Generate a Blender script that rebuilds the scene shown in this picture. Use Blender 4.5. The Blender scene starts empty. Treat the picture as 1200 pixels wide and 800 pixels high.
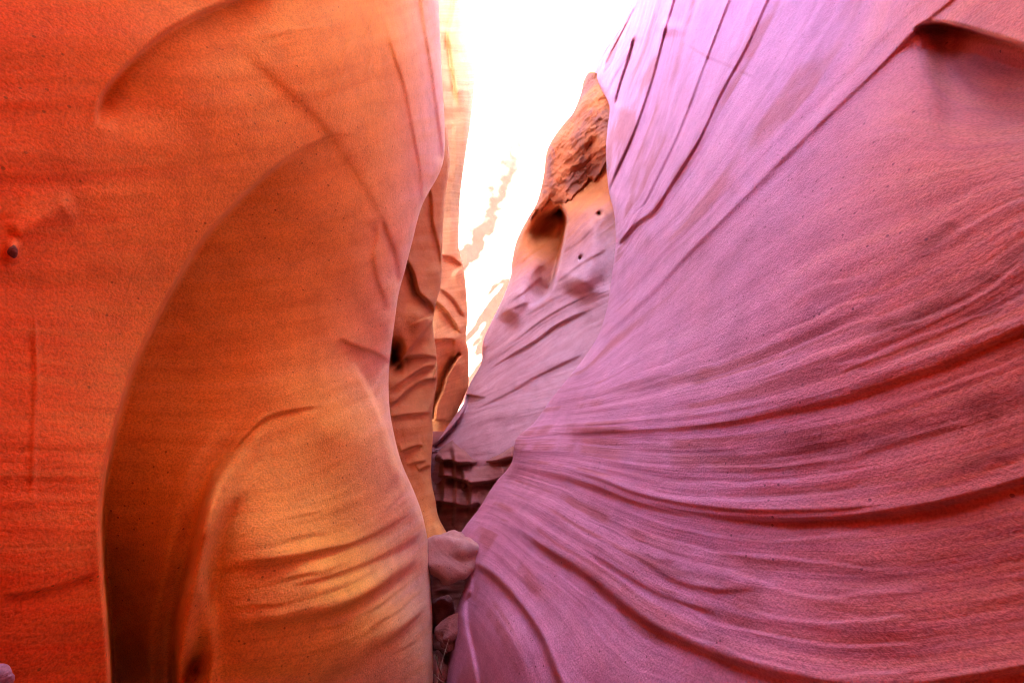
import bpy, math, random
import numpy as np
from mathutils import Matrix, Vector

# ------------------------------------------------------------------ camera, sky, sun, exposure
scene = bpy.context.scene
CAM_H = 1.6
FPX = 560.0                      # focal length in pixels of a 1200 px wide frame
PITCH, YAW = math.radians(13.0), math.radians(-9.0)
cam_d = bpy.data.cameras.new("camera")
cam = bpy.data.objects.new("camera", cam_d)
scene.collection.objects.link(cam)
cam_d.sensor_width = 36.0
cam_d.lens = 36.0 * FPX / 1200.0
cam_d.clip_start, cam_d.clip_end = 0.02, 3000.0
cam.location = (0, 0, CAM_H)
cam.rotation_euler = (math.pi / 2 + PITCH, 0, YAW)
scene.camera = cam

SUN_EL, SUN_AZ = math.radians(36.0), math.radians(165.0)   # azimuth clockwise from +Y
world = bpy.data.worlds.new("World"); scene.world = world; world.use_nodes = True
wn = world.node_tree.nodes; wl = world.node_tree.links
sky = wn.new("ShaderNodeTexSky"); sky.sky_type = 'NISHITA'; sky.sun_disc = False
sky.sun_elevation = SUN_EL; sky.sun_rotation = SUN_AZ
bg = wn["Background"]; bg.inputs["Strength"].default_value = 0.15
wl.new(sky.outputs[0], bg.inputs[0])
sun_d = bpy.data.lights.new("sun", 'SUN'); sun_d.energy = 2.2; sun_d.angle = math.radians(0.5)
sun_d.color = (1.0, 0.95, 0.87)
sun = bpy.data.objects.new("sun", sun_d); scene.collection.objects.link(sun)
sv = Vector((math.sin(SUN_AZ) * math.cos(SUN_EL), math.cos(SUN_AZ) * math.cos(SUN_EL), math.sin(SUN_EL)))
sun.rotation_euler = sv.to_track_quat('Z', 'Y').to_euler(); sun.location = sv * 60
vs = scene.view_settings
vs.view_transform = 'Standard'; vs.look = 'None'; vs.gamma = 1.0; vs.use_curve_mapping = False
vs.exposure = 4.88
cy = scene.cycles
cy.max_bounces = 5; cy.diffuse_bounces = 5; cy.glossy_bounces = 3
cy.use_adaptive_sampling = True; cy.adaptive_threshold = .03; cy.filter_width = 1.1; cy.use_denoising = True; cy.sample_clamp_indirect = 20.0
try: cy.denoiser = 'OPENIMAGEDENOISE'
except Exception: pass

# ------------------------------------------------------------------ helpers: pixels to rays, curves, noise
ROT = np.array((Matrix.Rotation(YAW, 3, 'Z') @ Matrix.Rotation(math.pi / 2 + PITCH, 3, 'X')))
ORIGIN = np.array((0, 0, CAM_H))
def ray(u, v):
    d = np.stack([(u - 600.0) / FPX, -(v - 400.0) / FPX, -np.ones_like(u)], -1)
    return d @ ROT.T
def point(u, v, z): return ORIGIN + ray(np.asarray(u, float), np.asarray(v, float)) * np.asarray(z, float)[..., None]

def dense(pts, n=8):
    p = np.array(pts, float)
    if len(p) < 3:
        t = np.linspace(0, 1, n * 2)[:, None]; return p[0] + (p[-1] - p[0]) * t
    q = np.vstack([2 * p[0] - p[1], p, 2 * p[-1] - p[-2]]); out = []
    for i in range(1, len(q) - 2):
        a, b, c, d = q[i - 1], q[i], q[i + 1], q[i + 2]
        for k in range(n):
            t = k / n
            out.append(.5 * (2 * b + (c - a) * t + (2 * a - 5 * b + 4 * c - d) * t * t + (3 * b - a - 3 * c + d) * t ** 3))
    out.append(p[-1]); return np.array(out)

def signed(U, V, pts, reach):
    """signed pixel distance to a smooth curve (positive on the right of travel, below when heading right) and the place along it"""
    c = dense(pts); D = np.full(U.shape, 1e9); S = np.zeros(U.shape)
    lo, hi = c.min(0) - reach, c.max(0) + reach
    m = (U > lo[0]) & (U < hi[0]) & (V > lo[1]) & (V < hi[1])
    if not m.any(): return D, S
    P = np.stack([U[m], V[m]], -1); best = np.full(len(P), 1e18); sg = np.ones(len(P)); sp = np.zeros(len(P))
    seg = np.linalg.norm(np.diff(c, axis=0), axis=1); L = np.concatenate([[0], np.cumsum(seg)])
    for i in range(len(c) - 1):
        a, e = c[i], c[i + 1] - c[i]; l2 = (e * e).sum() + 1e-9
        w = P - a; t = np.clip((w @ e) / l2, 0, 1); r = w - t[:, None] * e
        d2 = (r * r).sum(1); k = d2 < best
        best[k] = d2[k]; sg[k] = np.sign(e[0] * w[k, 1] - e[1] * w[k, 0] + 1e-12); sp[k] = (L[i] + t[k] * seg[i]) / L[-1]
    D[m] = np.sqrt(best) * sg; S[m] = sp
    return D, S

def smooth(x): x = np.clip(x, 0, 1); return x * x * (3 - 2 * x)
def ends(S, f0, f1):
    return (smooth(S / f0) if f0 else 1.0) * (smooth((1 - S) / f1) if f1 else 1.0)
def blur(a, n=9):
    for ax in (0, 1, 0, 1):
        p = np.pad(a, [(n + 1, n) if i == ax else (0, 0) for i in (0, 1)], mode='edge'); c = np.cumsum(p, axis=ax)
        k = a.shape[ax]; a = (np.take(c, range(2 * n + 1, 2 * n + 1 + k), ax) - np.take(c, range(0, k), ax)) / (2 * n + 1)
    return a
def step(U, V, pts, A, w, B=0.0, wb=30, sig=2.0, f0=.15, f1=.15, amp=None):
    """a lip: ground on the right of travel drops back by A (fading over w px), the left side stands proud by B"""
    D, S = signed(U, V, pts, max(w, wb) * 5)
    a = ends(S, f0, f1)
    if amp is not None: a = a * np.interp(S, np.linspace(0, 1, len(amp)), amp)
    t = .5 + .5 * np.tanh(np.clip(D / sig, -20, 20))
    if max(w, wb) < 100:                            # lips swell and fade along their run
        a = a * (1 + .6 * np.clip(fbm(S * L_of(pts) / 110 + pts[0][0], S * 0 + pts[0][1], 3), -1, 1))
    d = np.abs(D); ok = d < 1e8
    rp = np.where(ok, a * A * np.exp(-d / w) * smooth(1.35 - d / (3 * w)), 0); rn = np.where(ok, a * B * np.exp(-d / wb) * smooth(1.35 - d / (3 * wb)), 0)
    if U.shape[1] > 60 and max(w, wb) > 20:
        k = smooth((d - 4) / 24); rp = rp * (1 - k) + blur(rp, 10) * k; rn = rn * (1 - k) + blur(rn, 10) * k
    return t * rp - (1 - t) * rn
def L_of(pts): p = np.array(pts, float); return float(np.linalg.norm(np.diff(p, axis=0), axis=1).sum())
def ridge(U, V, pts, A, w, f0=.2, f1=.2):
    D, S = signed(U, V, pts, w * 4)
    return np.where(np.abs(D) < 1e8, -A * np.exp(-(D / w) ** 2) * ends(S, f0, f1), 0)
def blob(U, V, u, v, ru, rv, A, rot=0.0):
    c, s = math.cos(rot), math.sin(rot); x, y = U - u, V - v
    return -A * np.exp(-((x * c + y * s) / ru) ** 2 - ((-x * s + y * c) / rv) ** 2)

def tps(ctrl):
    c = np.array(ctrl, float); X = c[:, :2] / 400.0; y = c[:, 2]; n = len(X)
    def ker(r2): return np.where(r2 > 0, r2 * np.log(np.maximum(r2, 1e-12)), 0)
    K = ker(((X[:, None] - X[None]) ** 2).sum(-1)) + np.eye(n) * 1e-3
    T = np.hstack([np.ones((n, 1)), X]); M = np.block([[K, T], [T.T, np.zeros((3, 3))]])
    sol = np.linalg.solve(M, np.concatenate([y, np.zeros(3)]))
    def f(U, V):
        x, yv = U / 400.0, V / 400.0; r = sol[n] + sol[n + 1] * x + sol[n + 2] * yv
        for i in range(n): r = r + sol[i] * ker((x - X[i, 0]) ** 2 + (yv - X[i, 1]) ** 2)
        return r
    return f
def depth_field(ctrl):
    f = tps([(u, v, 1.0 / z) for u, v, z in ctrl])
    return lambda U, V: 1.0 / np.maximum(f(U, V), 0.03)
def levels(curves):
    rows = []
    for lev, pts in curves:
        d = dense(pts, 3)
        rows += [(p[0], p[1], lev) for p in d[::2]]
    return tps(rows)

_rng = np.random.RandomState(7); _tab = _rng.rand(256, 256)
def vnoise(x, y):
    xi, yi = np.floor(x).astype(int), np.floor(y).astype(int); fx, fy = x - xi, y - yi
    fx, fy = fx * fx * (3 - 2 * fx), fy * fy * (3 - 2 * fy)
    g = lambda a, b: _tab[a % 256, b % 256]
    return (g(xi, yi) * (1 - fx) + g(xi + 1, yi) * fx) * (1 - fy) + (g(xi, yi + 1) * (1 - fx) + g(xi + 1, yi + 1) * fx) * fy - .5
def fbm(x, y, o=4):
    r = 0; a = 1.0
    for k in range(o): r = r + a * vnoise(x * 2 ** k + 17 * k, y * 2 ** k + 31 * k); a *= .5
    return r
def edge_fn(pts):
    d = dense(sorted(pts, key=lambda p: p[1]), 6); o = np.argsort(d[:, 1])
    return lambda v: np.interp(v, d[o, 1], d[o, 0])

def mesh_grid(name, P, mat, attrs=None, parent=None, smooth_shade=True, flip=False):
    r, c = P.shape[:2]
    me = bpy.data.meshes.new(name)
    idx = np.arange(r * c).reshape(r, c)
    f = np.stack([idx[:-1, :-1], idx[:-1, 1:], idx[1:, 1:], idx[1:, :-1]], -1).reshape(-1, 4)
    if flip: f = f[:, ::-1]
    me.vertices.add(r * c); me.vertices.foreach_set("co", np.ascontiguousarray(P, np.float32).ravel())
    me.loops.add(f.size); me.loops.foreach_set("vertex_index", np.ascontiguousarray(f, np.int32).ravel())
    me.polygons.add(len(f)); me.polygons.foreach_set("loop_start", np.arange(0, f.size, 4, dtype=np.int32))
    me.polygons.foreach_set("use_smooth", np.full(len(f), smooth_shade))
    me.update(calc_edges=True)
    for k, a in (attrs or {}).items():
        at = me.attributes.new(k, 'FLOAT', 'POINT'); at.data.foreach_set("value", np.ascontiguousarray(a, np.float32).ravel())
    me.materials.append(mat)
    ob = bpy.data.objects.new(name, me); scene.collection.objects.link(ob)
    if parent: ob.parent = parent
    return ob
def tag(o, label=None, cat=None, group=None, kind=None):
    for k, v in (("label", label), ("category", cat), ("group", group), ("kind", kind)):
        if v: o[k] = v
    return o

# ------------------------------------------------------------------ materials
def rock(name, dark, mid, light, bed_k=9.0, along_k=0.8, contrast=.5, stain=None, pale=None, bump=.75, grain=.42, light_and_iron=None, ridge_h=.008, light_and_stain=None, mott=.32, alb=.8):
    m = bpy.data.materials.new(name); m.use_nodes = True
    nt = m.node_tree; N, L = nt.nodes, nt.links; bs = N["Principled BSDF"]
    dark, mid, light = (tuple(x * alb for x in c) for c in (dark, mid, light))
    if pale: pale = tuple(x * .8 for x in pale)
    if light_and_stain: light_and_stain = tuple(x * .8 for x in light_and_stain)
    bs.inputs["Roughness"].default_value = .88; bs.inputs["Specular IOR Level"].default_value = .25
    def node(t, **kw):
        n = N.new(t)
        for k, v in kw.items(): setattr(n, k, v)
        return n
    def math_(op, a, b=None, c=None):
        n = node("ShaderNodeMath", operation=op)
        for i, x in enumerate((a, b, c)):
            if x is None: continue
            if isinstance(x, (int, float)): n.inputs[i].default_value = x
            else: L.new(x, n.inputs[i])
        return n.outputs[0]
    def noise(vec, scale, det=4, rough=.55, dim='3D'):
        n = node("ShaderNodeTexNoise"); n.inputs["Scale"].default_value = scale
        n.inputs["Detail"].default_value = det; n.inputs["Roughness"].default_value = rough
        L.new(vec, n.inputs["Vector"]); return n.outputs[0]
    def ramp(fac, stops):
        n = node("ShaderNodeValToRGB"); e = n.color_ramp.elements
        while len(e) < len(stops): e.new(.5)
        for i, (p, c) in enumerate(stops): e[i].position = p; e[i].color = (*c, 1)
        L.new(fac, n.inputs[0]); return n.outputs[0]
    def mix(fac, a, b, mode='MIX'):
        n = node("ShaderNodeMix", data_type='RGBA', blend_type=mode)
        if isinstance(fac, float): n.inputs[0].default_value = fac
        else: L.new(fac, n.inputs[0])
        for i, x in ((6, a), (7, b)):
            if isinstance(x, tuple): n.inputs[i].default_value = (*x, 1)
            else: L.new(x, n.inputs[i])
        return n.outputs[2]
    bed = node("ShaderNodeAttribute", attribute_name="bed").outputs["Fac"]
    zone = node("ShaderNodeAttribute", attribute_name="light_and_iron").outputs["Fac"]
    tc = node("ShaderNodeTexCoord").outputs["Object"]
    sep = node("ShaderNodeSeparateXYZ"); L.new(tc, sep.inputs[0])
    warp = noise(tc, 1.9, 3); big = warp
    bedw = math_('ADD', bed, math_('MULTIPLY', math_('SUBTRACT', warp, .5), .22))
    cmb = node("ShaderNodeCombineXYZ")
    L.new(math_('MULTIPLY', bedw, bed_k), cmb.inputs[0]); L.new(math_('MULTIPLY', sep.outputs[1], along_k), cmb.inputs[1])
    L.new(math_('MULTIPLY', sep.outputs[0], along_k), cmb.inputs[2])
    streak = noise(cmb.outputs[0], 1.0, 4, .6)
    c = contrast * .28
    col = ramp(streak, [(.5 - c - .12, dark), (.5, mid), (.5 + c + .12, light)])
    col = mix(math_('MULTIPLY', big, .5), col, light)
    if light_and_stain:                                      # painted rim light and low crust on orange wall, varnish on mauve wall
        bl = node("ShaderNodeAttribute", attribute_name="light_and_stain").outputs["Fac"]
        col = mix(math_('MULTIPLY', bl, math_('ADD', streak, .35)), col, light_and_stain)
    if light_and_iron:                                        # ragged zone tint: painted light and shade, plus rusty rock on scalloped wall
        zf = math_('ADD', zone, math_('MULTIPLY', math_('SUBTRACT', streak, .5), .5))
        col = mix(ramp_fac(node, L, zf, .0, 1.0), col, mix(1.0, col, light_and_iron, 'MULTIPLY'))
    if stain:                                       # dark mineral varnish running along the bedding
        st = noise(cmb.outputs[0], .33, 3, .5); patch = big
        sf = math_('MULTIPLY', math_('MULTIPLY', ramp_fac(node, L, st, .50, .58), ramp_fac(node, L, patch, .42, .58)), .75)
        col = mix(sf, col, stain)
    if pale:                                        # pale flaking crust
        pn = noise(tc, 7.0, 5, .7); pa = math_('SUBTRACT', big, math_('MULTIPLY', zone, .5))
        pf = math_('MULTIPLY', math_('MULTIPLY', ramp_fac(node, L, pn, .56, .6), ramp_fac(node, L, pa, .5, .6)), .5)
        col = mix(pf, col, pale)
    mo = noise(tc, 6.5, 4, .7)
    col = mix(mott, col, ramp(mo, [(.30, (.62, .55, .60)), (.5, (1, 1, 1)), (.70, (1.30, 1.42, 1.35))]), 'MULTIPLY')
    g = noise(tc, 150.0, 1, .7)
    col = mix(grain, col, ramp(g, [(.3, (.55, .55, .55)), (.5, (1, 1, 1)), (.72, (1.35, 1.3, 1.25))]), 'MULTIPLY')
    vo = node("ShaderNodeTexVoronoi"); vo.inputs["Scale"].default_value = 26.0; L.new(tc, vo.inputs["Vector"])
    pit = math_('MULTIPLY', math_('LESS_THAN', vo.outputs["Distance"], .10), math_('GREATER_THAN', big, .5))
    col = mix(math_('MULTIPLY', pit, .75), col, tuple(x * .35 for x in dark))
    L.new(col, bs.inputs["Base Color"])
    # relief: bedding lines, weathered bumps, sand grain, pits
    h = math_('MULTIPLY', streak, ridge_h * .6)
    h = math_('ADD', h, math_('MULTIPLY', noise(tc, 34.0, 2, .7), .0032)); h = math_('ADD', h, math_('MULTIPLY', mo, .004))
    h = math_('ADD', h, math_('MULTIPLY', g, .0025))
    bp = node("ShaderNodeBump"); bp.inputs["Strength"].default_value = bump; bp.inputs["Distance"].default_value = 1.0
    L.new(h, bp.inputs["Height"]); L.new(bp.outputs[0], bs.inputs["Normal"])
    return m
def ramp_fac(node, L, fac, lo, hi):
    n = node("ShaderNodeMapRange"); n.interpolation_type = 'SMOOTHSTEP'
    n.inputs[1].default_value = lo; n.inputs[2].default_value = hi; L.new(fac, n.inputs[0]); return n.outputs[0]

M_LEFT = rock("orange_sandstone", (.76, .30, .035), (.88, .40, .055), (.93, .48, .09), bed_k=6, along_k=1.2, contrast=.45, ridge_h=.003, light_and_iron=(.90, .23, .13), alb=.98, light_and_stain=(1.0, .66, .44))
M_FOLD = rock("salmon_sandstone", (.60, .20, .045), (.68, .27, .07), (.75, .35, .12), bed_k=8)
M_CREAM = rock("cream_sandstone", (.46, .21, .08), (.54, .28, .11), (.62, .37, .17), bed_k=12, light_and_iron=(1.65, 1.25, 1.1))
M_RIGHT = rock("mauve_sandstone", (.50, .155, .235), (.64, .23, .36), (.73, .32, .45), bed_k=7, contrast=.5, stain=(.34, .09, .10), light_and_iron=(1.12, .78, .36), alb=.70, light_and_stain=(.20, .035, .045))
M_PILLAR = rock("pink_sandstone", (.54, .22, .26), (.62, .29, .33), (.67, .36, .40), bed_k=8, contrast=.45, light_and_iron=(1.0, .55, .14), alb=.70)
M_CRUMB = rock("crumbling_red_sandstone", (.26, .05, .02), (.42, .09, .028), (.54, .145, .04), bed_k=2.5, contrast=.7, bump=.6, stain=(.15, .042, .035))
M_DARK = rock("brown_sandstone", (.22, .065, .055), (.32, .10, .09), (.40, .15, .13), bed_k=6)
M_FAR = rock("bleached_sandstone", (.66, .46, .32), (.76, .58, .44), (.82, .68, .55), bed_k=3, contrast=.3, light_and_iron=(.07, .021, .010))
M_SAND = rock("canyon_sand", (.42, .20, .12), (.50, .26, .16), (.56, .32, .21), bed_k=1)

# ------------------------------------------------------------------ generic wall sheet
def sheet(u0, u1, v0, v1, zf, du=1.6, dv=1.6, sil=None, round_w=14, round_d=.05, wrap=1.2, ncols=None):
    """grid over the pixel region between the edges u0(v) and u1(v); sil = 'L'/'R' names the occluding rim, which
    curls back and away behind itself"""
    nv = int((v1 - v0) / dv) + 1; v = np.linspace(v0, v1, nv)
    a, b = u0(v), u1(v); nu = ncols or int(np.max(b - a) / du) + 1
    t = np.linspace(0, 1, nu)[None]; U = a[:, None] + (b - a)[:, None] * t; V = np.repeat(v[:, None], nu, 1)
    Z = zf(U, V)
    for side in (sil or ''):
        d = (b[:, None] - U) if side == 'R' else (U - a[:, None])
        x = np.clip(1 - d / round_w, 0, 1); Z = Z * (1 + round_d * (1 - np.sqrt(np.maximum(1 - x * x, 0))))
    P = point(U, V, Z); UU, VV = U, V
    for side in (sil or ''):
        k = np.linspace(0, 1, 15)[1:]
        e = -1 if side == 'R' else 0; sg = -1 if side == 'R' else 1
        ue = UU[:, e:][:, :1] if e else UU[:, :1]; ze = Z[:, e:][:, :1] if e else Z[:, :1]
        uw = ue + sg * 14 * k[None] ** 1.2; zw = ze * (1 + .02 * k[None]) + wrap * k[None] ** 1.6; vw = np.repeat(v[:, None], 14, 1)
        W = point(uw, vw, zw)
        if side == 'R': P = np.concatenate([P, W], 1); UU = np.concatenate([UU, uw], 1); VV = np.concatenate([VV, vw], 1)
        else: P = np.concatenate([W[:, ::-1], P], 1); UU = np.concatenate([uw[:, ::-1], UU], 1); VV = np.concatenate([vw[:, ::-1], VV], 1)
    return P, UU, VV
def grow_col(P, A, first, targets):
    """carry the sheet on past its first or last column through target(points) steps"""
    edge = P[:, 0] if first else P[:, -1]; ea = A[:, 0] if first else A[:, -1]
    cols = [t(edge) for t in targets]
    W = np.stack(cols, 1); B = np.repeat(ea[:, None], len(cols), 1) + np.linspace(.02, .6, len(cols))[None]
    if first: return np.concatenate([W[:, ::-1], P], 1), np.concatenate([B[:, ::-1], A], 1)
    return np.concatenate([P, W], 1), np.concatenate([A, B], 1)
def grow_row(P, A, first, targets):
    edge = P[0] if first else P[-1]; ea = A[0] if first else A[-1]
    W = np.stack([t(edge) for t in targets], 0); B = np.repeat(ea[None], len(targets), 0) + np.linspace(.05, 3, len(targets))[:, None] * (1 if first else -1)
    if first: return np.concatenate([W[::-1], P], 0), np.concatenate([B[::-1], A], 0)
    return np.concatenate([P, W], 0), np.concatenate([A, B], 0)
def up_to(ztop, lean, n=14, wob=.10):
    out = []
    for k in range(1, n + 1):
        def f(e, s=k / n):
            h = np.maximum(ztop - e[:, 2], .05) * s; r = e.copy()
            r[:, 2] += h; ln = lean(e[:, 1]) if callable(lean) else lean; r[:, 0] += ln * h + wob * np.sin(h * 1.3 + e[:, 1] * .8) * s; r[:, 1] += wob * np.sin(h * .9) * s; return r
        out.append(f)
    return out
def down_to(zb, lean, n=5):
    out = []
    for k in range(1, n + 1):
        def f(e, s=k / n):
            h = np.maximum(e[:, 2] - zb, .02) * s; r = e.copy(); r[:, 2] -= h; r[:, 0] += lean * h; return r
        out.append(f)
    return out
def back_to(yb, xt, n=24, wob=.12):
    """carry the wall on behind the camera to y = yb, pinching towards x = xt"""
    out = []
    for k in range(1, n + 1):
        def f(e, s=k / n):
            r = e.copy(); r[:, 1] = e[:, 1] + (yb - e[:, 1]) * s
            r[:, 0] = e[:, 0] + (xt + 0.0 - e[:, 0]) * smooth(np.array(s)) + wob * math.sin(s * 7) * s; return r
        out.append(f)
    return out

# ------------------------------------------------------------------ the near wall on the orange side
A_SIL = edge_fn([(512, -90), (514, 0), (518, 90), (521, 150), (518, 195), (495, 240), (484, 280), (475, 315), (467, 345), (462, 380), (456, 430), (456, 470),
                 (460, 500), (470, 540), (485, 575), (495, 603), (502, 640), (505, 690), (507, 740), (508, 900)])
A_BASE = depth_field([(-60, 400, .98), (0, 0, 1.18), (-60, -90, 1.2), (0, 800, 1.0), (-60, 900, .95), (100, 200, 1.25), (100, 600, 1.15), (200, 400, 1.5), (180, 880, 1.3), (340, 640, 1.72),
                      (400, 500, 2.0), (430, 700, 2.02), (440, 600, 2.2), (500, 700, 2.55), (500, 880, 2.4), (456, 450, 2.7), (380, 300, 2.05), (400, 150, 2.1), (470, 150, 2.75), (480, 60, 2.85),
                      (514, 50, 3.5), (519, 170, 3.5), (490, 250, 3.05), (455, 330, 2.65), (300, 50, 1.72), (300, 200, 1.72), (512, -90, 3.6)])
A_BED = levels([(0, [(250, 665), (330, 655), (400, 641), (445, 623), (481, 599)]), (1, [(290, 735), (340, 728), (400, 713), (436, 695), (475, 668), (493, 650)]),
                (2, [(260, 800), (330, 795), (400, 785), (445, 755), (475, 737), (499, 710)]), (-1.5, [(200, 560), (330, 560), (450, 500)]),
                (-3, [(0, 420), (200, 440), (350, 420), (450, 400)]), (-5, [(0, 250), (200, 240), (400, 220), (480, 170)]), (-7.5, [(0, 0), (200, 0), (400, -20)]), (1, [(0, 800), (150, 790)]), (0, [(0, 700), (150, 690)])])
def a_depth(U, V):
    Z = A_BASE(U, V)
    r = 0
    # upper scallop: an overhanging lip, and the big hollow below it
    r = r + step(U, V, [(112, 150), (116, 125), (124, 106), (140, 86), (165, 62), (195, 38), (230, 19), (275, 0), (330, -22), (380, -40)], .055, 60, .006, 60, sig=1.8, f0=.10, f1=.4)
    H3 = [(400, 474), (350, 480), (312, 490), (286, 514), (265, 540), (250, 562), (239, 590), (232, 622), (225, 660), (214, 702), (207, 745), (205, 800), (205, 900)]
    D3, S3 = signed(U, V, H3, 420)
    inside = (.5 - .5 * np.tanh(np.clip(D3 / 3, -20, 20))) * ends(S3, .45, 0) * smooth((420 - np.abs(D3)) / 150)
    kb = smooth((np.abs(D3) - 8) / 30); inside = inside * (1 - kb) + blur(blur(inside, 18), 18) * kb
    r = r + step(U, V, [(131, 900), (131, 800), (126, 720), (121, 660), (119, 600), (125, 550), (139, 490), (158, 430), (179, 385), (205, 335), (235, 285), (270, 245), (310, 207), (350, 178), (395, 158), (430, 165)],
                 .44, 200, .004, 60, sig=1.8, f0=0, f1=.22, amp=[1.6, 1.5, 1.25, .95, .72, .52, .34, .2, .12]) * (1 - .85 * inside)
    # the bulge that swells out of the hollow
    r = r + step(U, V, [(400, 474), (350, 480), (312, 490), (286, 514), (265, 540), (250, 562), (239, 590), (232, 622), (225, 660), (214, 702), (207, 745), (205, 800), (205, 900)],
                 -.03, 60, -.05, 24, sig=2.0, f0=.3, f1=0)
    r = r + step(U, V, [(330, 545), (300, 566), (265, 600), (246, 636), (240, 668), (244, 702), (251, 745), (252, 800), (252, 900)], -.05, 70, -.015, 25, sig=9, f0=.3, f1=0)
    r = r + blob(U, V, 370, 690, 120, 150, .085) + blob(U, V, 224, 785, 12, 26, -.10, .5)
    # folds
    r = r + step(U, V, [(444, 10), (452, 34), (461, 64), (474, 105), (484, 157), (491, 195), (495, 238)], .007, 26, .008, 20, sig=1.8, f0=.4, f1=.05)
    r = r + step(U, V, [(260, 40), (300, 75), (337, 109), (375, 146), (412, 199), (444, 251), (452, 276), (461, 300), (468, 342)], .018, 40, -.004, 30, sig=7, f0=.3, f1=.05)
    r = r - ridge(U, V, [(444, 251), (452, 276), (461, 300), (468, 342)], .012, 4)
    r = r + step(U, V, [(447, 258), (439, 285), (437, 305), (442, 330), (450, 350), (460, 372)], .02, 30, 0.0, 10, sig=4)
    r = r + step(U, V, [(395, 396), (422, 408), (440, 414), (457, 424)], .02, 18, .01, 12, sig=2, f1=.02)
    r = r + step(U, V, [(415, 425), (434, 461), (449, 495), (462, 530), (480, 570)], -.015, 20, -.015, 20, sig=3)
    # the pale edge along the rim
    r = r + step(U, V, [(490, -20), (497, 35), (504, 75), (510, 120), (517, 169), (519, 192)], .018, 10, .01, 14, sig=1.6, f0=.02, f1=.05)
    # bedding on the bulge
    for pts, a, s in (([(250, 662), (330, 655), (400, 641), (445, 623), (481, 599)], .012, 2.5), ([(330, 690), (400, 671), (445, 653), (484, 632), (494, 617)], .014, 2.5),
                      ([(250, 742), (290, 733), (340, 727), (400, 713), (436, 695), (475, 668), (495, 648)], .030, 4), ([(300, 805), (400, 787), (445, 757), (475, 737), (500, 708)], .024, 6),
                      ([(240, 668), (300, 664), (350, 655)], .006, 2)):
        r = r + step(U, V, pts, a * .7, 26, a * .65, 24, sig=s * 1.4, f0=.35, f1=.12)
    # small things on the red flank
    r = r + blob(U, V, 14, 293, 7, 10, .035, .3) + ridge(U, V, [(10, 280), (30, 268), (60, 250), (90, 235)], .014, 14)
    r = r + ridge(U, V, [(38, 360), (42, 440), (40, 520), (37, 600)], .004, 4) + step(U, V, [(0, 700), (60, 690), (110, 672)], .008, 10, .004, 12, sig=2)
    for x0, y0, x1, y1 in ((421, 12, 398, 78), (440, 14, 424, 50), (404, 62, 372, 132), (408, 70, 383, 138), (436, 60, 428, 92), (40, 362, 44, 470)):
        r = r + ridge(U, V, [(x0, y0), ((x0 + x1) / 2 + 1, (y0 + y1) / 2), (x1, y1)], .0022, 1.5)     # scratches
    b = A_BED(U, V)
    x = b * 3.0 + .5 * fbm(U / 110, V / 50 + 8, 3); fr = x - np.floor(x); saw = np.where(fr < .8, fr / .8, (1 - fr) / .2)
    r = r - .006 * saw * smooth((fbm(U / 120 + 2, b * .7, 3) + .05) / .4) * smooth((V - 470) / 120) * smooth((U - 225) / 40)
    r = r + .004 * fbm(b * 3 + 5, U / 260, 4) + .012 * fbm(U / 150, V / 170 + 9, 3)
    return Z * (1 + r)
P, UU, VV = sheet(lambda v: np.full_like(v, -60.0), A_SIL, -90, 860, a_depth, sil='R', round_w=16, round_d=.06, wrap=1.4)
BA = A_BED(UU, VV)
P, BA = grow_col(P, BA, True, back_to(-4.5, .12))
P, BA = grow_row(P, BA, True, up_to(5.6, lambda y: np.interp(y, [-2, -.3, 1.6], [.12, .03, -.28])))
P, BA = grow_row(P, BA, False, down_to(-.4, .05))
light_and_iron = smooth((2.15 - P[..., 1] - .25 * (P[..., 2] - 1.6)) / 1.3)  # red bounced light near the camera, painted into the wall colour
wall_a = mesh_grid("canyon_wall_left", P, M_LEFT, {"bed": BA, "light_and_iron": light_and_iron, "light_and_stain": np.maximum(smooth((P[..., 1] - 2.1) / 1.0), .8 * smooth((.95 - P[..., 2]) / .5) * smooth((P[..., 1] - 1.25) / .25))})  # rim light towards the opening painted pale; crust on the lower bulge
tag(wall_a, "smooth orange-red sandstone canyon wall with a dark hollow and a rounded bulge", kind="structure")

# ------------------------------------------------------------------ the near wall on the mauve side
R_SIL = edge_fn([(775, -90), (752, -25), (741, 0), (731, 26), (705, 64), (697, 84), (703, 102), (714, 124), (712, 150), (710, 180), (713, 221), (719, 247), (721, 262), (721, 290), (716, 330), (711, 362),
                 (700, 395), (680, 425), (660, 450), (644, 470), (625, 496), (605, 514), (599, 543), (580, 566), (561, 596), (546, 615), (536, 634), (541, 655), (546, 680), (540, 700), (531, 725), (528, 760), (522, 800), (512, 900)])
S1 = [(680, 425), (700, 400), (740, 365), (770, 338), (800, 305), (850, 255), (900, 205), (970, 137), (1020, 90), (1080, 30), (1118, -2), (1150, -40)]
SB = [(722, 291), (745, 264), (767, 247), (790, 212), (820, 163), (845, 110), (875, 55), (900, 0), (920, -40)]
SA = [(722, 290), (745, 258), (779, 191), (800, 145), (830, 65), (855, 0), (870, -40)]
S0 = [(712, 226), (722, 202), (745, 150), (764, 94), (779, 37), (790, 0), (800, -40)]
SZ = [(713, 109), (721, 90), (741, 58), (760, 4), (772, -40)]
T1 = [(610, 512), (650, 508), (700, 507), (775, 505), (850, 497), (900, 487), (975, 470), (1050, 447), (1125, 420), (1200, 385), (1280, 345)]
T2 = [(600, 545), (650, 556), (700, 571), (750, 590), (825, 604), (900, 609), (975, 607), (1050, 600), (1125, 585), (1200, 563), (1280, 535)]
T3 = [(585, 605), (620, 632), (660, 657), (700, 685), (735, 714), (775, 740), (850, 772), (925, 794), (1010, 806), (1100, 800), (1280, 770)]
T4 = [(553, 658), (580, 677), (610, 710), (634, 746), (646, 775), (662, 815)]
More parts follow.
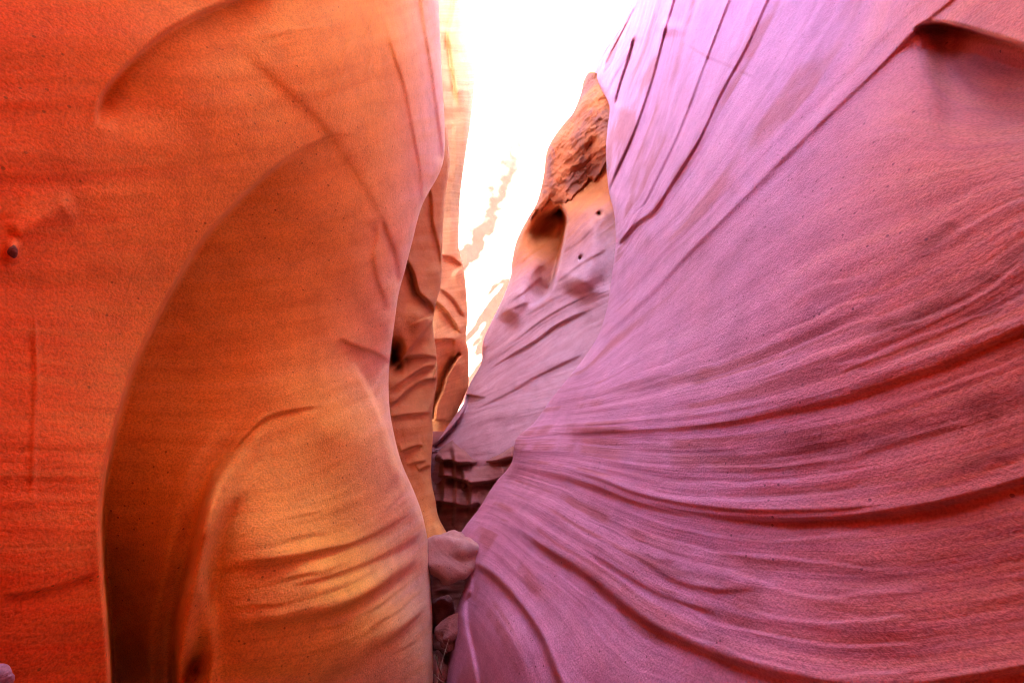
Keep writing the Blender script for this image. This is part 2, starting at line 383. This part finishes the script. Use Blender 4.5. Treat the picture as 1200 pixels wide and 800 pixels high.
R_BED = levels([(0, T1), (-2, T2), (-4, T3), (-5.2, T4), (3.2, S1), (5.2, SB), (6, SA), (7.2, S0), (8.4, SZ), (1.6, [(680, 470), (800, 440), (950, 380), (1100, 310), (1200, 250)]), (4, [(1160, 40), (1260, 0)])])
R_BASE = depth_field([(1260, 400, .86), (1260, 0, 1.0), (1260, 850, .78), (1100, 400, 1.05), (1100, 100, 1.28), (1100, 750, .93), (900, 400, 1.5), (900, 200, 1.9), (900, 610, 1.32), (900, 800, 1.12), (1000, 0, 1.95),
                      (850, 0, 3.0), (760, 0, 4.4), (745, -80, 5.2), (725, 200, 4.3), (720, 290, 3.95), (770, 340, 2.75), (700, 400, 3.5), (700, 470, 2.7), (650, 480, 3.5), (605, 520, 3.6), (620, 570, 3.0),
                      (600, 560, 3.5), (700, 600, 2.1), (700, 720, 1.75), (560, 640, 3.0), (600, 680, 2.4), (540, 740, 2.65), (590, 800, 2.05), (515, 890, 2.4)])
def r_depth(U, V):
    Z = R_BASE(U, V); r = 0
    # bedding lips: travel left to right, the ground below each lip steps back
    r = r + step(U, V, S1, .006, 40, .015, 30, sig=2.5, f0=.1, f1=0) + ridge(U, V, S1, .008, 6, f0=.1, f1=.0001)
    r = r + step(U, V, [(x - 14, y - 14) for x, y in S1], .008, 10, .004, 9, sig=4, f0=.1, f1=0)
    r = r + step(U, V, SB, .011, 40, .015, 30, sig=1.2, f0=.03, f1=0)
    r = r + step(U, V, SA, .008, 26, .012, 20, sig=1.1, f0=.03, f1=0)
    r = r + step(U, V, S0, .012, 36, .015, 30, sig=1.1, f0=.03, f1=0)
    r = r + step(U, V, SZ, .010, 16, .012, 14, sig=1.5, f0=.03, f1=0)
    r = r + step(U, V, [(719, 128), (726, 100), (737, 66), (743, 40)], .05, 7, .0, 6, sig=1.3)
    r = r + step(U, V, [(741, 0), (752, -20), (770, -60)], .05, 8, .02, 8, sig=1.3, f0=0, f1=0)
    r = r + step(U, V, [(706, 82), (718, 58), (737, 22), (748, 0)], .03, 6, .02, 6, sig=1.3)
    r = r + step(U, V, T1, .010, 30, .016, 30, sig=3.5, f0=.12, f1=0)
    r = r + step(U, V, T2, .016, 26, .024, 26, sig=4, f0=.1, f1=0)
    r = r + step(U, V, [(x, y - 10) for x, y in T2[1:-3]], .010, 8, .008, 8, sig=2)
    r = r + step(U, V, T3, .022, 26, .028, 26, sig=4, f0=.1, f1=0)
    r = r + step(U, V, T4, .030, 22, .04, 20, sig=3, f0=.1, f1=0)
    r = r + step(U, V, [(730, 640), (760, 662), (800, 684), (848, 692), (900, 690)], .012, 20, .010, 20, sig=4, f0=.3, f1=.3)
    r = r + step(U, V, [(680, 640), (730, 672), (780, 700), (850, 722)], .008, 12, .008, 12, sig=3)
    r = r + step(U, V, [(760, 545), (850, 550), (950, 545), (1050, 520), (1150, 490)], .006, 16, .004, 12, sig=5)
    r = r + step(U, V, [(1064, 36), (1090, 28), (1120, 31), (1160, 42), (1200, 55), (1260, 82)], .20, 60, .03, 30, sig=2.2, f0=.25, f1=0)
    r = r + step(U, V, [(800, 50), (830, 68), (860, 80), (890, 95)], .006, 8, .0, 5, sig=1.3)
    # the smooth rim above the slot
    r = r + blob(U, V, 640, 520, 40, 26, .03, -.6) + blob(U, V, 610, 600, 30, 40, .03)
    r = r + step(U, V, [(548, 640), (551, 660), (553, 690), (546, 706), (548, 735), (556, 770), (566, 830)], -.01, 14, -.03, 9, sig=3, f0=.2, f1=0)
    r = r + blob(U, V, 596, 745, 26, 46, .045, -.35) + blob(U, V, 760, 275, 9, 14, .02) + blob(U, V, 785, 32, 14, 8, .03, .2) + blob(U, V, 1200, 110, 110, 60, -.16, .25) * smooth((V - np.interp(U, [1078, 1120, 1160, 1200, 1260], [30, 31, 42, 55, 82])) / 30)
    b = R_BED(U, V)
    x = b * 3.1 + .7 * fbm(U / 120, V / 60 + 8, 3); fr = x - np.floor(x); saw = np.where(fr < .86, fr / .86, (1 - fr) / .14)
    r = r - .0055 * saw * smooth((fbm(U / 190 + 2, b * .8, 3) + .12) / .4)
    r = .62 * r + .008 * fbm(b * 2.2 + 3, U / 320 + 4, 5) + .010 * fbm(U / 170, V / 140 + 3, 3)
    return Z * (1 + r)
P, UU, VV = sheet(R_SIL, lambda v: np.full_like(v, 1262.0), -90, 860, r_depth, sil='L', round_w=12, round_d=.05, wrap=1.0)
BA = R_BED(UU, VV)
VA = 0                                                                  # dark varnish bands that follow the bedding
for pts, w in (([(960, 412), (1030, 388), (1085, 365), (1140, 332), (1200, 300), (1262, 262)], 13), ([(1050, 300), (1090, 285), (1128, 262)], 8), ([(1090, 395), (1150, 366), (1210, 335), (1262, 305)], 7),
               ([(850, 525), (960, 522), (1080, 500), (1190, 462), (1262, 430)], 17), ([(740, 528), (800, 535), (880, 534)], 9), ([(1080, 560), (1150, 540), (1262, 505)], 9), ([(730, 645), (800, 672), (860, 684)], 7), ([(700, 460), (780, 448), (860, 430)], 7)):
    D, S = signed(UU, VV, pts, 90); D = D + 9 * fbm(UU / 40, VV / 14, 4)
    VA = np.maximum(VA, np.where(np.abs(D) < 80, smooth(1.4 - np.abs(D) / w), 0) * ends(S, .35, .15) * (.65 + .9 * fbm(UU / 50, VV / 18 + 5, 3)))
VA = np.clip(VA, 0, 1) * .85
GA = VA
P, BA = grow_col(P, BA, False, back_to(-4.5, -.12))
P, BA = grow_row(P, BA, True, up_to(12.5, lambda y: np.interp(y, [-2, -.3, 1.6], [-.12, -.02, .12])))
P, BA = grow_row(P, BA, False, down_to(-.4, -.05))
V2 = np.zeros_like(BA); V2[14:14 + GA.shape[0], :GA.shape[1]] = GA; VA = V2
light_and_iron = smooth((1.75 - P[..., 1]) / 1.3)  # warm bounced light at the near end, put into the rock colour
wall_r = mesh_grid("canyon_wall_right", P, M_RIGHT, {"bed": BA, "light_and_iron": light_and_iron, "light_and_stain": VA})
tag(wall_r, "mauve and red sandstone canyon wall with sweeping bedding ridges", kind="structure")

# ------------------------------------------------------------------ folded buttress behind the orange wall
B_SIL = edge_fn([(524, 150), (527, 195), (522, 230), (519, 270), (518, 310), (516, 335), (511, 356), (508, 372), (508, 388), (512, 420), (512, 446), (507, 480), (507, 516), (505, 545), (506, 566), (510, 584), (514, 606), (526, 630), (530, 660)])
B_BASE = depth_field([(440, 150, 3.9), (440, 400, 3.6), (440, 640, 3.3), (525, 160, 4.7), (518, 300, 4.5), (510, 400, 4.3), (510, 500, 4.1), (512, 600, 3.6), (480, 330, 4.0), (480, 500, 3.75), (530, 660, 3.2)])
B_BED = tps([(440, 200, 0), (520, 200, 0), (440, 420, 3), (520, 420, 3), (440, 640, 6), (520, 600, 6)])
def b_depth(U, V):
    Z = B_BASE(U, V); r = 0
    r = r + step(U, V, [(502, 215), (505, 232), (507, 262), (514, 290), (517, 320)], .02, 12, .008, 8, sig=2)
    r = r + step(U, V, [(470, 300), (476, 306), (484, 321), (490, 342), (504, 356), (510, 368)], .05, 14, .02, 10, sig=2, f1=.02)
    r = r + step(U, V, [(456, 440), (470, 422), (486, 404), (500, 385), (508, 374)], .035, 18, .012, 14, sig=1.6, f1=.05)
    r = r + step(U, V, [(470, 419), (480, 418), (498, 417), (513, 420)], .025, 14, .02, 12, sig=1.6, f1=.02)
    r = r + step(U, V, [(456, 460), (476, 444), (496, 432), (512, 428)], .03, 12, .02, 12, sig=1.6)
    r = r + step(U, V, [(456, 478), (490, 449), (513, 444)], .02, 16, .01, 12, sig=1.6, f1=.02)
    r = r + blob(U, V, 461, 416, 9, 15, -.18) + blob(U, V, 492, 372, 14, 22, .04)
    for k, (x0, y0, x1, y1) in enumerate(((468, 530, 496, 521), (476, 546, 500, 540), (490, 552, 505, 545), (455, 489, 506, 484))):
        r = r + step(U, V, [(x0, y0), ((x0 + x1) / 2, (y0 + y1) / 2 - 1), (x1, y1)], .012, 6, .01, 5, sig=1.2)
    return Z * (1 + r + .012 * fbm(U / 40, V / 60, 4))
P, UU, VV = sheet(lambda v: np.full_like(v, 438.0), B_SIL, 150, 660, b_depth, du=1.0, dv=1.3, sil='R', round_w=12, round_d=.04, wrap=1.0)
ob = mesh_grid("rock_buttress", P, M_FOLD, {"bed": B_BED(UU, VV)})
tag(ob, "folded salmon-orange sandstone buttress with crossing creases, tucked behind the orange wall", "rock buttress")

# ------------------------------------------------------------------ tall pale fin beyond it
C_SIL = edge_fn([(542, -120), (544, 0), (545, 41), (555, 64), (557, 88), (552, 140), (546, 180), (540, 225), (538, 262), (538, 292), (543, 312), (546, 335), (548, 372), (546, 396), (549, 412), (549, 450), (545, 462), (530, 500), (520, 540), (520, 560)])
C_BASE = depth_field([(440, -100, 5.6), (440, 300, 5.2), (440, 540, 5.0), (545, -100, 7.2), (555, 80, 7.2), (540, 250, 6.8), (546, 380, 6.4), (520, 500, 5.8), (510, 300, 6.0), (510, 100, 6.2)])
C_BED = tps([(440, 0, 12), (550, 0, 12), (440, 260, 4), (550, 300, 3), (500, 400, 1), (550, 420, 0), (500, 520, -2), (540, 520, -2.3)])
def c_depth(U, V):
    Z = C_BASE(U, V); r = 0
    r = r + step(U, V, [(537, 130), (531, 90), (527, 60), (525, 40), (531, 10), (536, -40)], -.012, 12, -.02, 10, sig=3)
    r = r + step(U, V, [(508, 492), (510, 476), (518, 458), (522, 442), (532, 424), (539, 414)], -.03, 10, -.10, 7, sig=1.4, f0=.02, f1=.15)
    r = r + blob(U, V, 535, 398, 14, 16, .03) + blob(U, V, 522, 370, 12, 20, .02) + blob(U, V, 537, 415, 2.2, 2.5, -.03)
    r = r + step(U, V, [(505, 350), (520, 362), (532, 378), (540, 392)], .02, 8, .02, 8, sig=1.5) + step(U, V, [(515, 338), (530, 350), (545, 372)], .015, 7, .015, 7, sig=1.5)
    r = r + step(U, V, [(506, 400), (520, 398), (534, 398)], .012, 6, .01, 6, sig=1.3) + step(U, V, [(516, 300), (530, 303), (542, 312)], .02, 10, .01, 7, sig=1.5)
    b = C_BED(U, V)
    return Z * (1 + r + .010 * fbm(b * 1.2, U / 60, 3) + .02 * fbm(U / 22, V / 160, 3))
P, UU, VV = sheet(lambda v: np.full_like(v, 438.0), C_SIL, -110, 560, c_depth, du=1.0, dv=1.3, sil='R', round_w=12, round_d=.03, wrap=1.6)
BA = C_BED(UU, VV)
P, BA = grow_row(P, BA, True, up_to(9.5, -.05))
ob = mesh_grid("rock_fin", P, M_CREAM, {"bed": BA, "light_and_iron": smooth((5.6 - P[..., 2]) / 1.8)})  # lower part coloured brighter to make up for the weak light there
tag(ob, "tall pale cream rock fin with a dark crevice near its foot, edging the sky", "rock fin")

# ------------------------------------------------------------------ scalloped wall of the mauve side further in
P_SIL = edge_fn([(690, 84), (684, 96), (681, 110), (672, 132), (662, 144), (650, 160), (641, 178), (637, 208), (630, 236), (620, 254), (606, 280), (600, 305), (598, 325), (589, 350), (577, 375), (566, 400), (564, 425), (552, 447), (546, 462), (543, 473), (530, 491), (514, 514), (500, 530), (480, 560), (470, 860)])
P_BASE = depth_field([(690, 90, 6.4), (730, 90, 5.6), (640, 180, 6.8), (720, 220, 5.4), (600, 310, 6.9), (660, 300, 5.9), (720, 320, 5.0), (566, 410, 6.3), (640, 400, 5.4), (700, 400, 4.8), (546, 465, 5.6), (600, 470, 5.0), (650, 470, 4.6),
                      (515, 520, 5.0), (560, 540, 4.6), (605, 540, 4.3), (510, 640, 4.6), (560, 640, 4.3), (640, 640, 4.0), (740, 500, 4.3), (740, 100, 5.5), (480, 850, 3.7), (620, 850, 3.5)])
P_BED = levels([(6, [(599, 322), (655, 275), (700, 230)]), (5, [(587, 362), (615, 342), (655, 318), (715, 270)]), (4, [(565, 422), (602, 400), (640, 372), (677, 352), (715, 337)]), (3, [(555, 447), (590, 422), (627, 400), (660, 377), (712, 355)]),
                (2, [(560, 470), (610, 450), (652, 430), (690, 415)]), (1, [(544, 490), (587, 478), (650, 465)]), (0, [(520, 540), (600, 530)]), (-1, [(515, 562), (600, 560)]), (-2, [(515, 592), (600, 590)])])
def p_depth(U, V):
    Z = P_BASE(U, V); r = 0
    # scallop rims between the three bays: heading up, the bay on the right of travel sits back
    r = r + step(U, V, [(620, 362), (634, 352), (646, 337), (655, 305), (661, 275), (663, 255), (655, 240)], -.03, 26, -.24, 30, sig=1.5, f0=.25, f1=.05)
    r = r + ridge(U, V, [(694, 225), (694, 270), (688, 310), (672, 350)], .06, 20) + ridge(U, V, [(634, 290), (622, 318), (606, 350), (590, 380)], .05, 13)
    r = r + blob(U, V, 690, 215, 22, 34, -.08) + blob(U, V, 640, 262, 12, 26, -.06, .5)
    for pts, a in (([(565, 422), (602, 400), (640, 372), (677, 352), (716, 337)], .022), ([(555, 447), (590, 422), (627, 400), (660, 377), (713, 355)], .026), ([(580, 462), (610, 450), (652, 430), (690, 412)], .018),
                   ([(587, 362), (615, 342), (640, 322)], .016), ([(656, 300), (680, 282), (706, 255)], .014), ([(599, 322), (620, 300), (650, 280)], .02), ([(645, 338), (680, 310), (716, 290)], .010), ([(548, 484), (587, 465), (632, 442)], .02),
                   ([(577, 378), (600, 362), (630, 352)], .01)):
        r = r + step(U, V, pts, a * .26, 12, a * .34, 12, sig=1.3, f0=.4, f1=.3)
    # jutting blade where it meets the pale fin, and the stacked ledges in the slot
    r = r + step(U, V, [(507, 524), (520, 512), (534, 496), (544, 480), (547, 462)], .05, 9, .03, 6, sig=1.4, f0=.02, f1=.02)
    b = P_BED(U, V)
    r = r + blob(U, V, 702, 251, 2.4, 1.6, -.035, .6) + blob(U, V, 703, 249, 4, 3, -.012) + blob(U, V, 680, 303, 1.3, 2.3, -.03, .4) + blob(U, V, 681, 301, 3, 3, -.01)
    return Z * (1 + r + .008 * fbm(b * 2.6 + 3, U / 120, 4) + .010 * fbm(U / 45, V / 45, 3) * 1)
P, UU, VV = sheet(P_SIL, lambda v: np.full_like(v, 745.0) - 90 * smooth((v - 430) / 90), 84, 850, p_depth, du=1.1, dv=1.2, sil='L', round_w=16, round_d=.05, wrap=1.6)
ob = mesh_grid("scalloped_rock_wall", P, M_PILLAR, {"bed": P_BED(UU, VV), "light_and_iron": smooth((P[..., 2] - 3.2) / 1.6)})
tag(ob, "pink and lilac scalloped rock wall with two smooth bays, beside the sky gap", "rock wall")

# ------------------------------------------------------------------ stacked dark ledges filling the slot
def q_depth(U, V):
    r = 0
    for pts, a in (([(545, 524), (561, 521), (585, 517), (606, 512)], .05), ([(510, 541), (527, 540), (540, 543), (575, 541), (602, 536)], .06), ([(510, 559), (527, 559), (550, 566), (570, 565), (592, 560)], .07), ([(508, 588), (528, 590), (545, 594), (562, 590)], .06)):
        r = r + step(U, V, pts, a, 16, a * .4, 8, sig=1.3, f0=.02, f1=.02)
    for x, y0, y1 in ((517, 530, 600), (531, 520, 620), (541, 545, 575), (549, 560, 600)):
        r = r + step(U, V, [(x, y1), (x + 2, (y0 + y1) / 2), (x - 1, y0)], -.05, 8, -.02, 5, sig=1.5)
    r = r + blob(U, V, 509, 552, 4, 12, -.25)
    r = r + .02 * fbm(U / 22, V / 20, 3)
    top = np.interp(U, [470, 512, 530, 545, 561, 590, 620], [552, 536, 520, 534, 541, 528, 512]) + 12 * fbm(U / 26, V * 0, 3)
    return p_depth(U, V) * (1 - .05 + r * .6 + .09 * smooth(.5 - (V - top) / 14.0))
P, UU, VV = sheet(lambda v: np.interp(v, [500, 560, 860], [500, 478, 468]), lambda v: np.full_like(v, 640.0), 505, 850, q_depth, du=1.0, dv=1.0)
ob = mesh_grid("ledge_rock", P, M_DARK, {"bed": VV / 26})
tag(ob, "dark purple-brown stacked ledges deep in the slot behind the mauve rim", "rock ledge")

# ------------------------------------------------------------------ far sunlit wall
D_BASE = depth_field([(500, -100, 16), (500, 480, 13), (760, -100, 30), (640, 100, 24), (600, 300, 19), (560, 420, 16), (700, 300, 22)])
D_BED = tps([(500, 0, 8), (700, 0, 9), (500, 480, 0), (700, 480, 0)])
def D_SHADE(U, V):  # shaded strip painted as dark colour, with broken peach patches below
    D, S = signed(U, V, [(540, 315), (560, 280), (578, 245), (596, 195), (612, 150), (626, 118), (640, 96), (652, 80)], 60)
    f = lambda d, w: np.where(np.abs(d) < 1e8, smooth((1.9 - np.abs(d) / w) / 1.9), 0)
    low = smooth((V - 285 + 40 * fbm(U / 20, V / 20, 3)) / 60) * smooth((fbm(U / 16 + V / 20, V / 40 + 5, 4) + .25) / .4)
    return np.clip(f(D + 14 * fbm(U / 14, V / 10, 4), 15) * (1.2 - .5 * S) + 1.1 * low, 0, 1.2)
def d_depth(U, V):
    Z = D_BASE(U, V)
    r = .01 * fbm(U / 26, V / 34, 4)
    return Z * (1 + r)
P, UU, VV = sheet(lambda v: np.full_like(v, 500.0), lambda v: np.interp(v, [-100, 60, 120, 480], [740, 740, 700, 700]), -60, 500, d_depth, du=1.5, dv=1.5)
ob = mesh_grid("distant_cliff", P, M_FAR, {"bed": D_BED(UU, VV), "light_and_iron": D_SHADE(UU, VV)})
tag(ob, "sunlit pale orange cliff far along the canyon, seen in the sky gap", "cliff")

# ------------------------------------------------------------------ crumbling cap on the scalloped wall
K_SIL = lambda v: P_SIL(v) - .5
def k_depth(U, V):
    low = np.interp(U, [600, 622, 640, 652, 662, 680, 700, 712, 730], [262, 250, 240, 238, 236, 222, 205, 196, 190]) + 16 * fbm(U / 14, V * 0, 4)
    t = (V - low) / 10.0
    n = fbm(U / 18 + V / 31, V / 24, 4) + .35 * np.abs(fbm(U / 9, V / 11 + 40, 3))
    return p_depth(U, V) * (1 - .016 + .020 * n + .06 * smooth(.5 + t) - .05 * np.exp(-((U - 692) / 26) ** 2 - ((V - 140) / 45) ** 2))
P, UU, VV = sheet(K_SIL, lambda v: np.full_like(v, 738.0), 86, 272, k_depth, du=.8, dv=.8, sil='L', round_w=10, round_d=.04, wrap=.9)
ob = mesh_grid("rock_overhang", P, M_CRUMB, {"bed": fbm(UU / 30, VV / 30, 3) * 2})
tag(ob, "crumbling rust-red rock overhang with dark crusts, capping the pink bays", "rock overhang")

# ------------------------------------------------------------------ stones, pebble and twigs
def stone(name, u, v, z, r, mat, seed, squash=(1, 1, 1), rot=(0, 0, 0), rough=.22):
    rs = np.random.RandomState(seed); n, m = 28, 40
    th, ph = np.meshgrid(np.linspace(0, math.pi, n), np.linspace(0, 2 * math.pi, m), indexing='ij')
    d = np.stack([np.sin(th) * np.cos(ph), np.sin(th) * np.sin(ph), np.cos(th)], -1)
    rad = np.ones_like(th)
    for k in range(9):                              # worn facets
        ax = rs.randn(3); ax /= np.linalg.norm(ax); h = .42 + .4 * rs.rand()
        rad = np.minimum(rad, h / np.maximum(d @ ax, .05) * .5 + .5 * rad)
    rad = rad * (1 + rough * 1.3 * fbm(d[..., 0] * 1.1 + seed * 3, d[..., 1] * 1.1 + d[..., 2] * .9, 2)) * (1 + rough * .4 * (fbm(d[..., 0] * 2 + seed, d[..., 1] * 2 + d[..., 2] * 1.7, 3)))
    rad[:, -1] = rad[:, 0]; rad[0] = rad[0].mean(); rad[-1] = rad[-1].mean()
    ob = mesh_grid(name, d * rad[..., None] * r * np.array(squash), mat, {"bed": d[..., 2] * 2})
    ob.location = point(u, v, z); ob.rotation_euler = rot
    return ob
M_DARK2 = rock("rosy_boulder_stone", (.40, .17, .15), (.50, .23, .20), (.58, .30, .26), bed_k=3, bump=.6)
ob = stone("wedged_boulder", 530, 654, 3.0, .19, M_DARK2, 5, (1.05, 1.1, .85), (.3, .5, .2), .55)
tag(ob, "pinkish rounded boulder wedged across the narrow slot between the walls", "boulder")
ob = stone("wedged_stone", 509, 645, 3.1, .085, M_FOLD, 8, (1.2, 1, .8), (.1, -.4, .6), .6)
tag(ob, "smaller salmon stone jammed against the orange wall beside the wedged boulder", "stone")
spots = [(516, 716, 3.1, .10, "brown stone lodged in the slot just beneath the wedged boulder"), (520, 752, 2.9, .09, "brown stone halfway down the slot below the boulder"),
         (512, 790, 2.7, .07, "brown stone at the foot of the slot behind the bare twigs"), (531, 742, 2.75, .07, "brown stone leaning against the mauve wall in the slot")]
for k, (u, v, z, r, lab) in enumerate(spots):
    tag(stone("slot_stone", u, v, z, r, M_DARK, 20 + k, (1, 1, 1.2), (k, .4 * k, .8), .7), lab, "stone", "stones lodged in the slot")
M_PEBBLE = rock("iron_pebble_stone", (.12, .03, .02), (.20, .05, .03), (.28, .08, .04), bed_k=3)
ob = stone("embedded_pebble", 14, 295, 1.02, .012, M_PEBBLE, 31, (.8, 1, 1.3), (0, .3, 0))
tag(ob, "small dark red pebble embedded in the red flank of the orange wall", "pebble")
ob = stone("rock_nub", -40, 818, .93, .055, M_PILLAR, 44, (.9, 1, 1.4), (0, .5, 0), .4)
tag(ob, "pale pink rock nub jutting from the foot of the red flank", "rock")
def twig(pts, z, r, label):
    c = dense(pts, 5); p = point(c[:, 0], c[:, 1], np.full(len(c), z) + np.linspace(0, .12, len(c))); n = len(p); k = 7
    a = np.linspace(0, 2 * math.pi, k); t = np.gradient(p, axis=0); t /= np.linalg.norm(t, axis=1)[:, None]
    x = np.cross(t, (.3, 1, .1)); x /= np.linalg.norm(x, axis=1)[:, None]; y = np.cross(t, x)
    rr = r * np.linspace(1, .45, n) * (1 + .25 * np.sin(np.arange(n) * 1.9))
    P = p[:, None] + rr[:, None, None] * (np.cos(a)[None, :, None] * x[:, None] + np.sin(a)[None, :, None] * y[:, None])
    tag(mesh_grid("twig", P, M_TWIG, {"bed": np.repeat(np.arange(n)[:, None], k, 1) * .3}), label, "twig", "bare twigs caught in the slot")
M_TWIG = rock("weathered_wood", (.22, .13, .09), (.34, .22, .16), (.45, .33, .26), bed_k=1)
twig([(511, 768), (514, 780), (519, 793)], 2.45, .006, "thick grey twig leaning low in the slot against the orange wall")
twig([(512, 800), (518, 775), (526, 748)], 2.5, .004, "long thin twig slanting up the slot towards the mauve wall")
twig([(508, 790), (516, 797), (526, 801)], 2.4, .005, "short twig lying flat across the bottom of the slot")

# ------------------------------------------------------------------ canyon floor
ny, nx = 120, 60
Y, X = np.meshgrid(np.linspace(-5.5, 26, ny), np.linspace(-3, 4, nx), indexing='ij')
H = np.interp(Y, [-6, 0, 1.6, 2.4, 3.2, 4.0, 5, 26], [-.1, 0, .0, .0, .0, .0, .0, .6]) + .05 * fbm(X * 2, Y * 2, 3)
ob = mesh_grid("canyon_floor", np.stack([X, Y, H], -1), M_SAND, {"bed": H}, flip=False)
tag(ob, kind="structure")
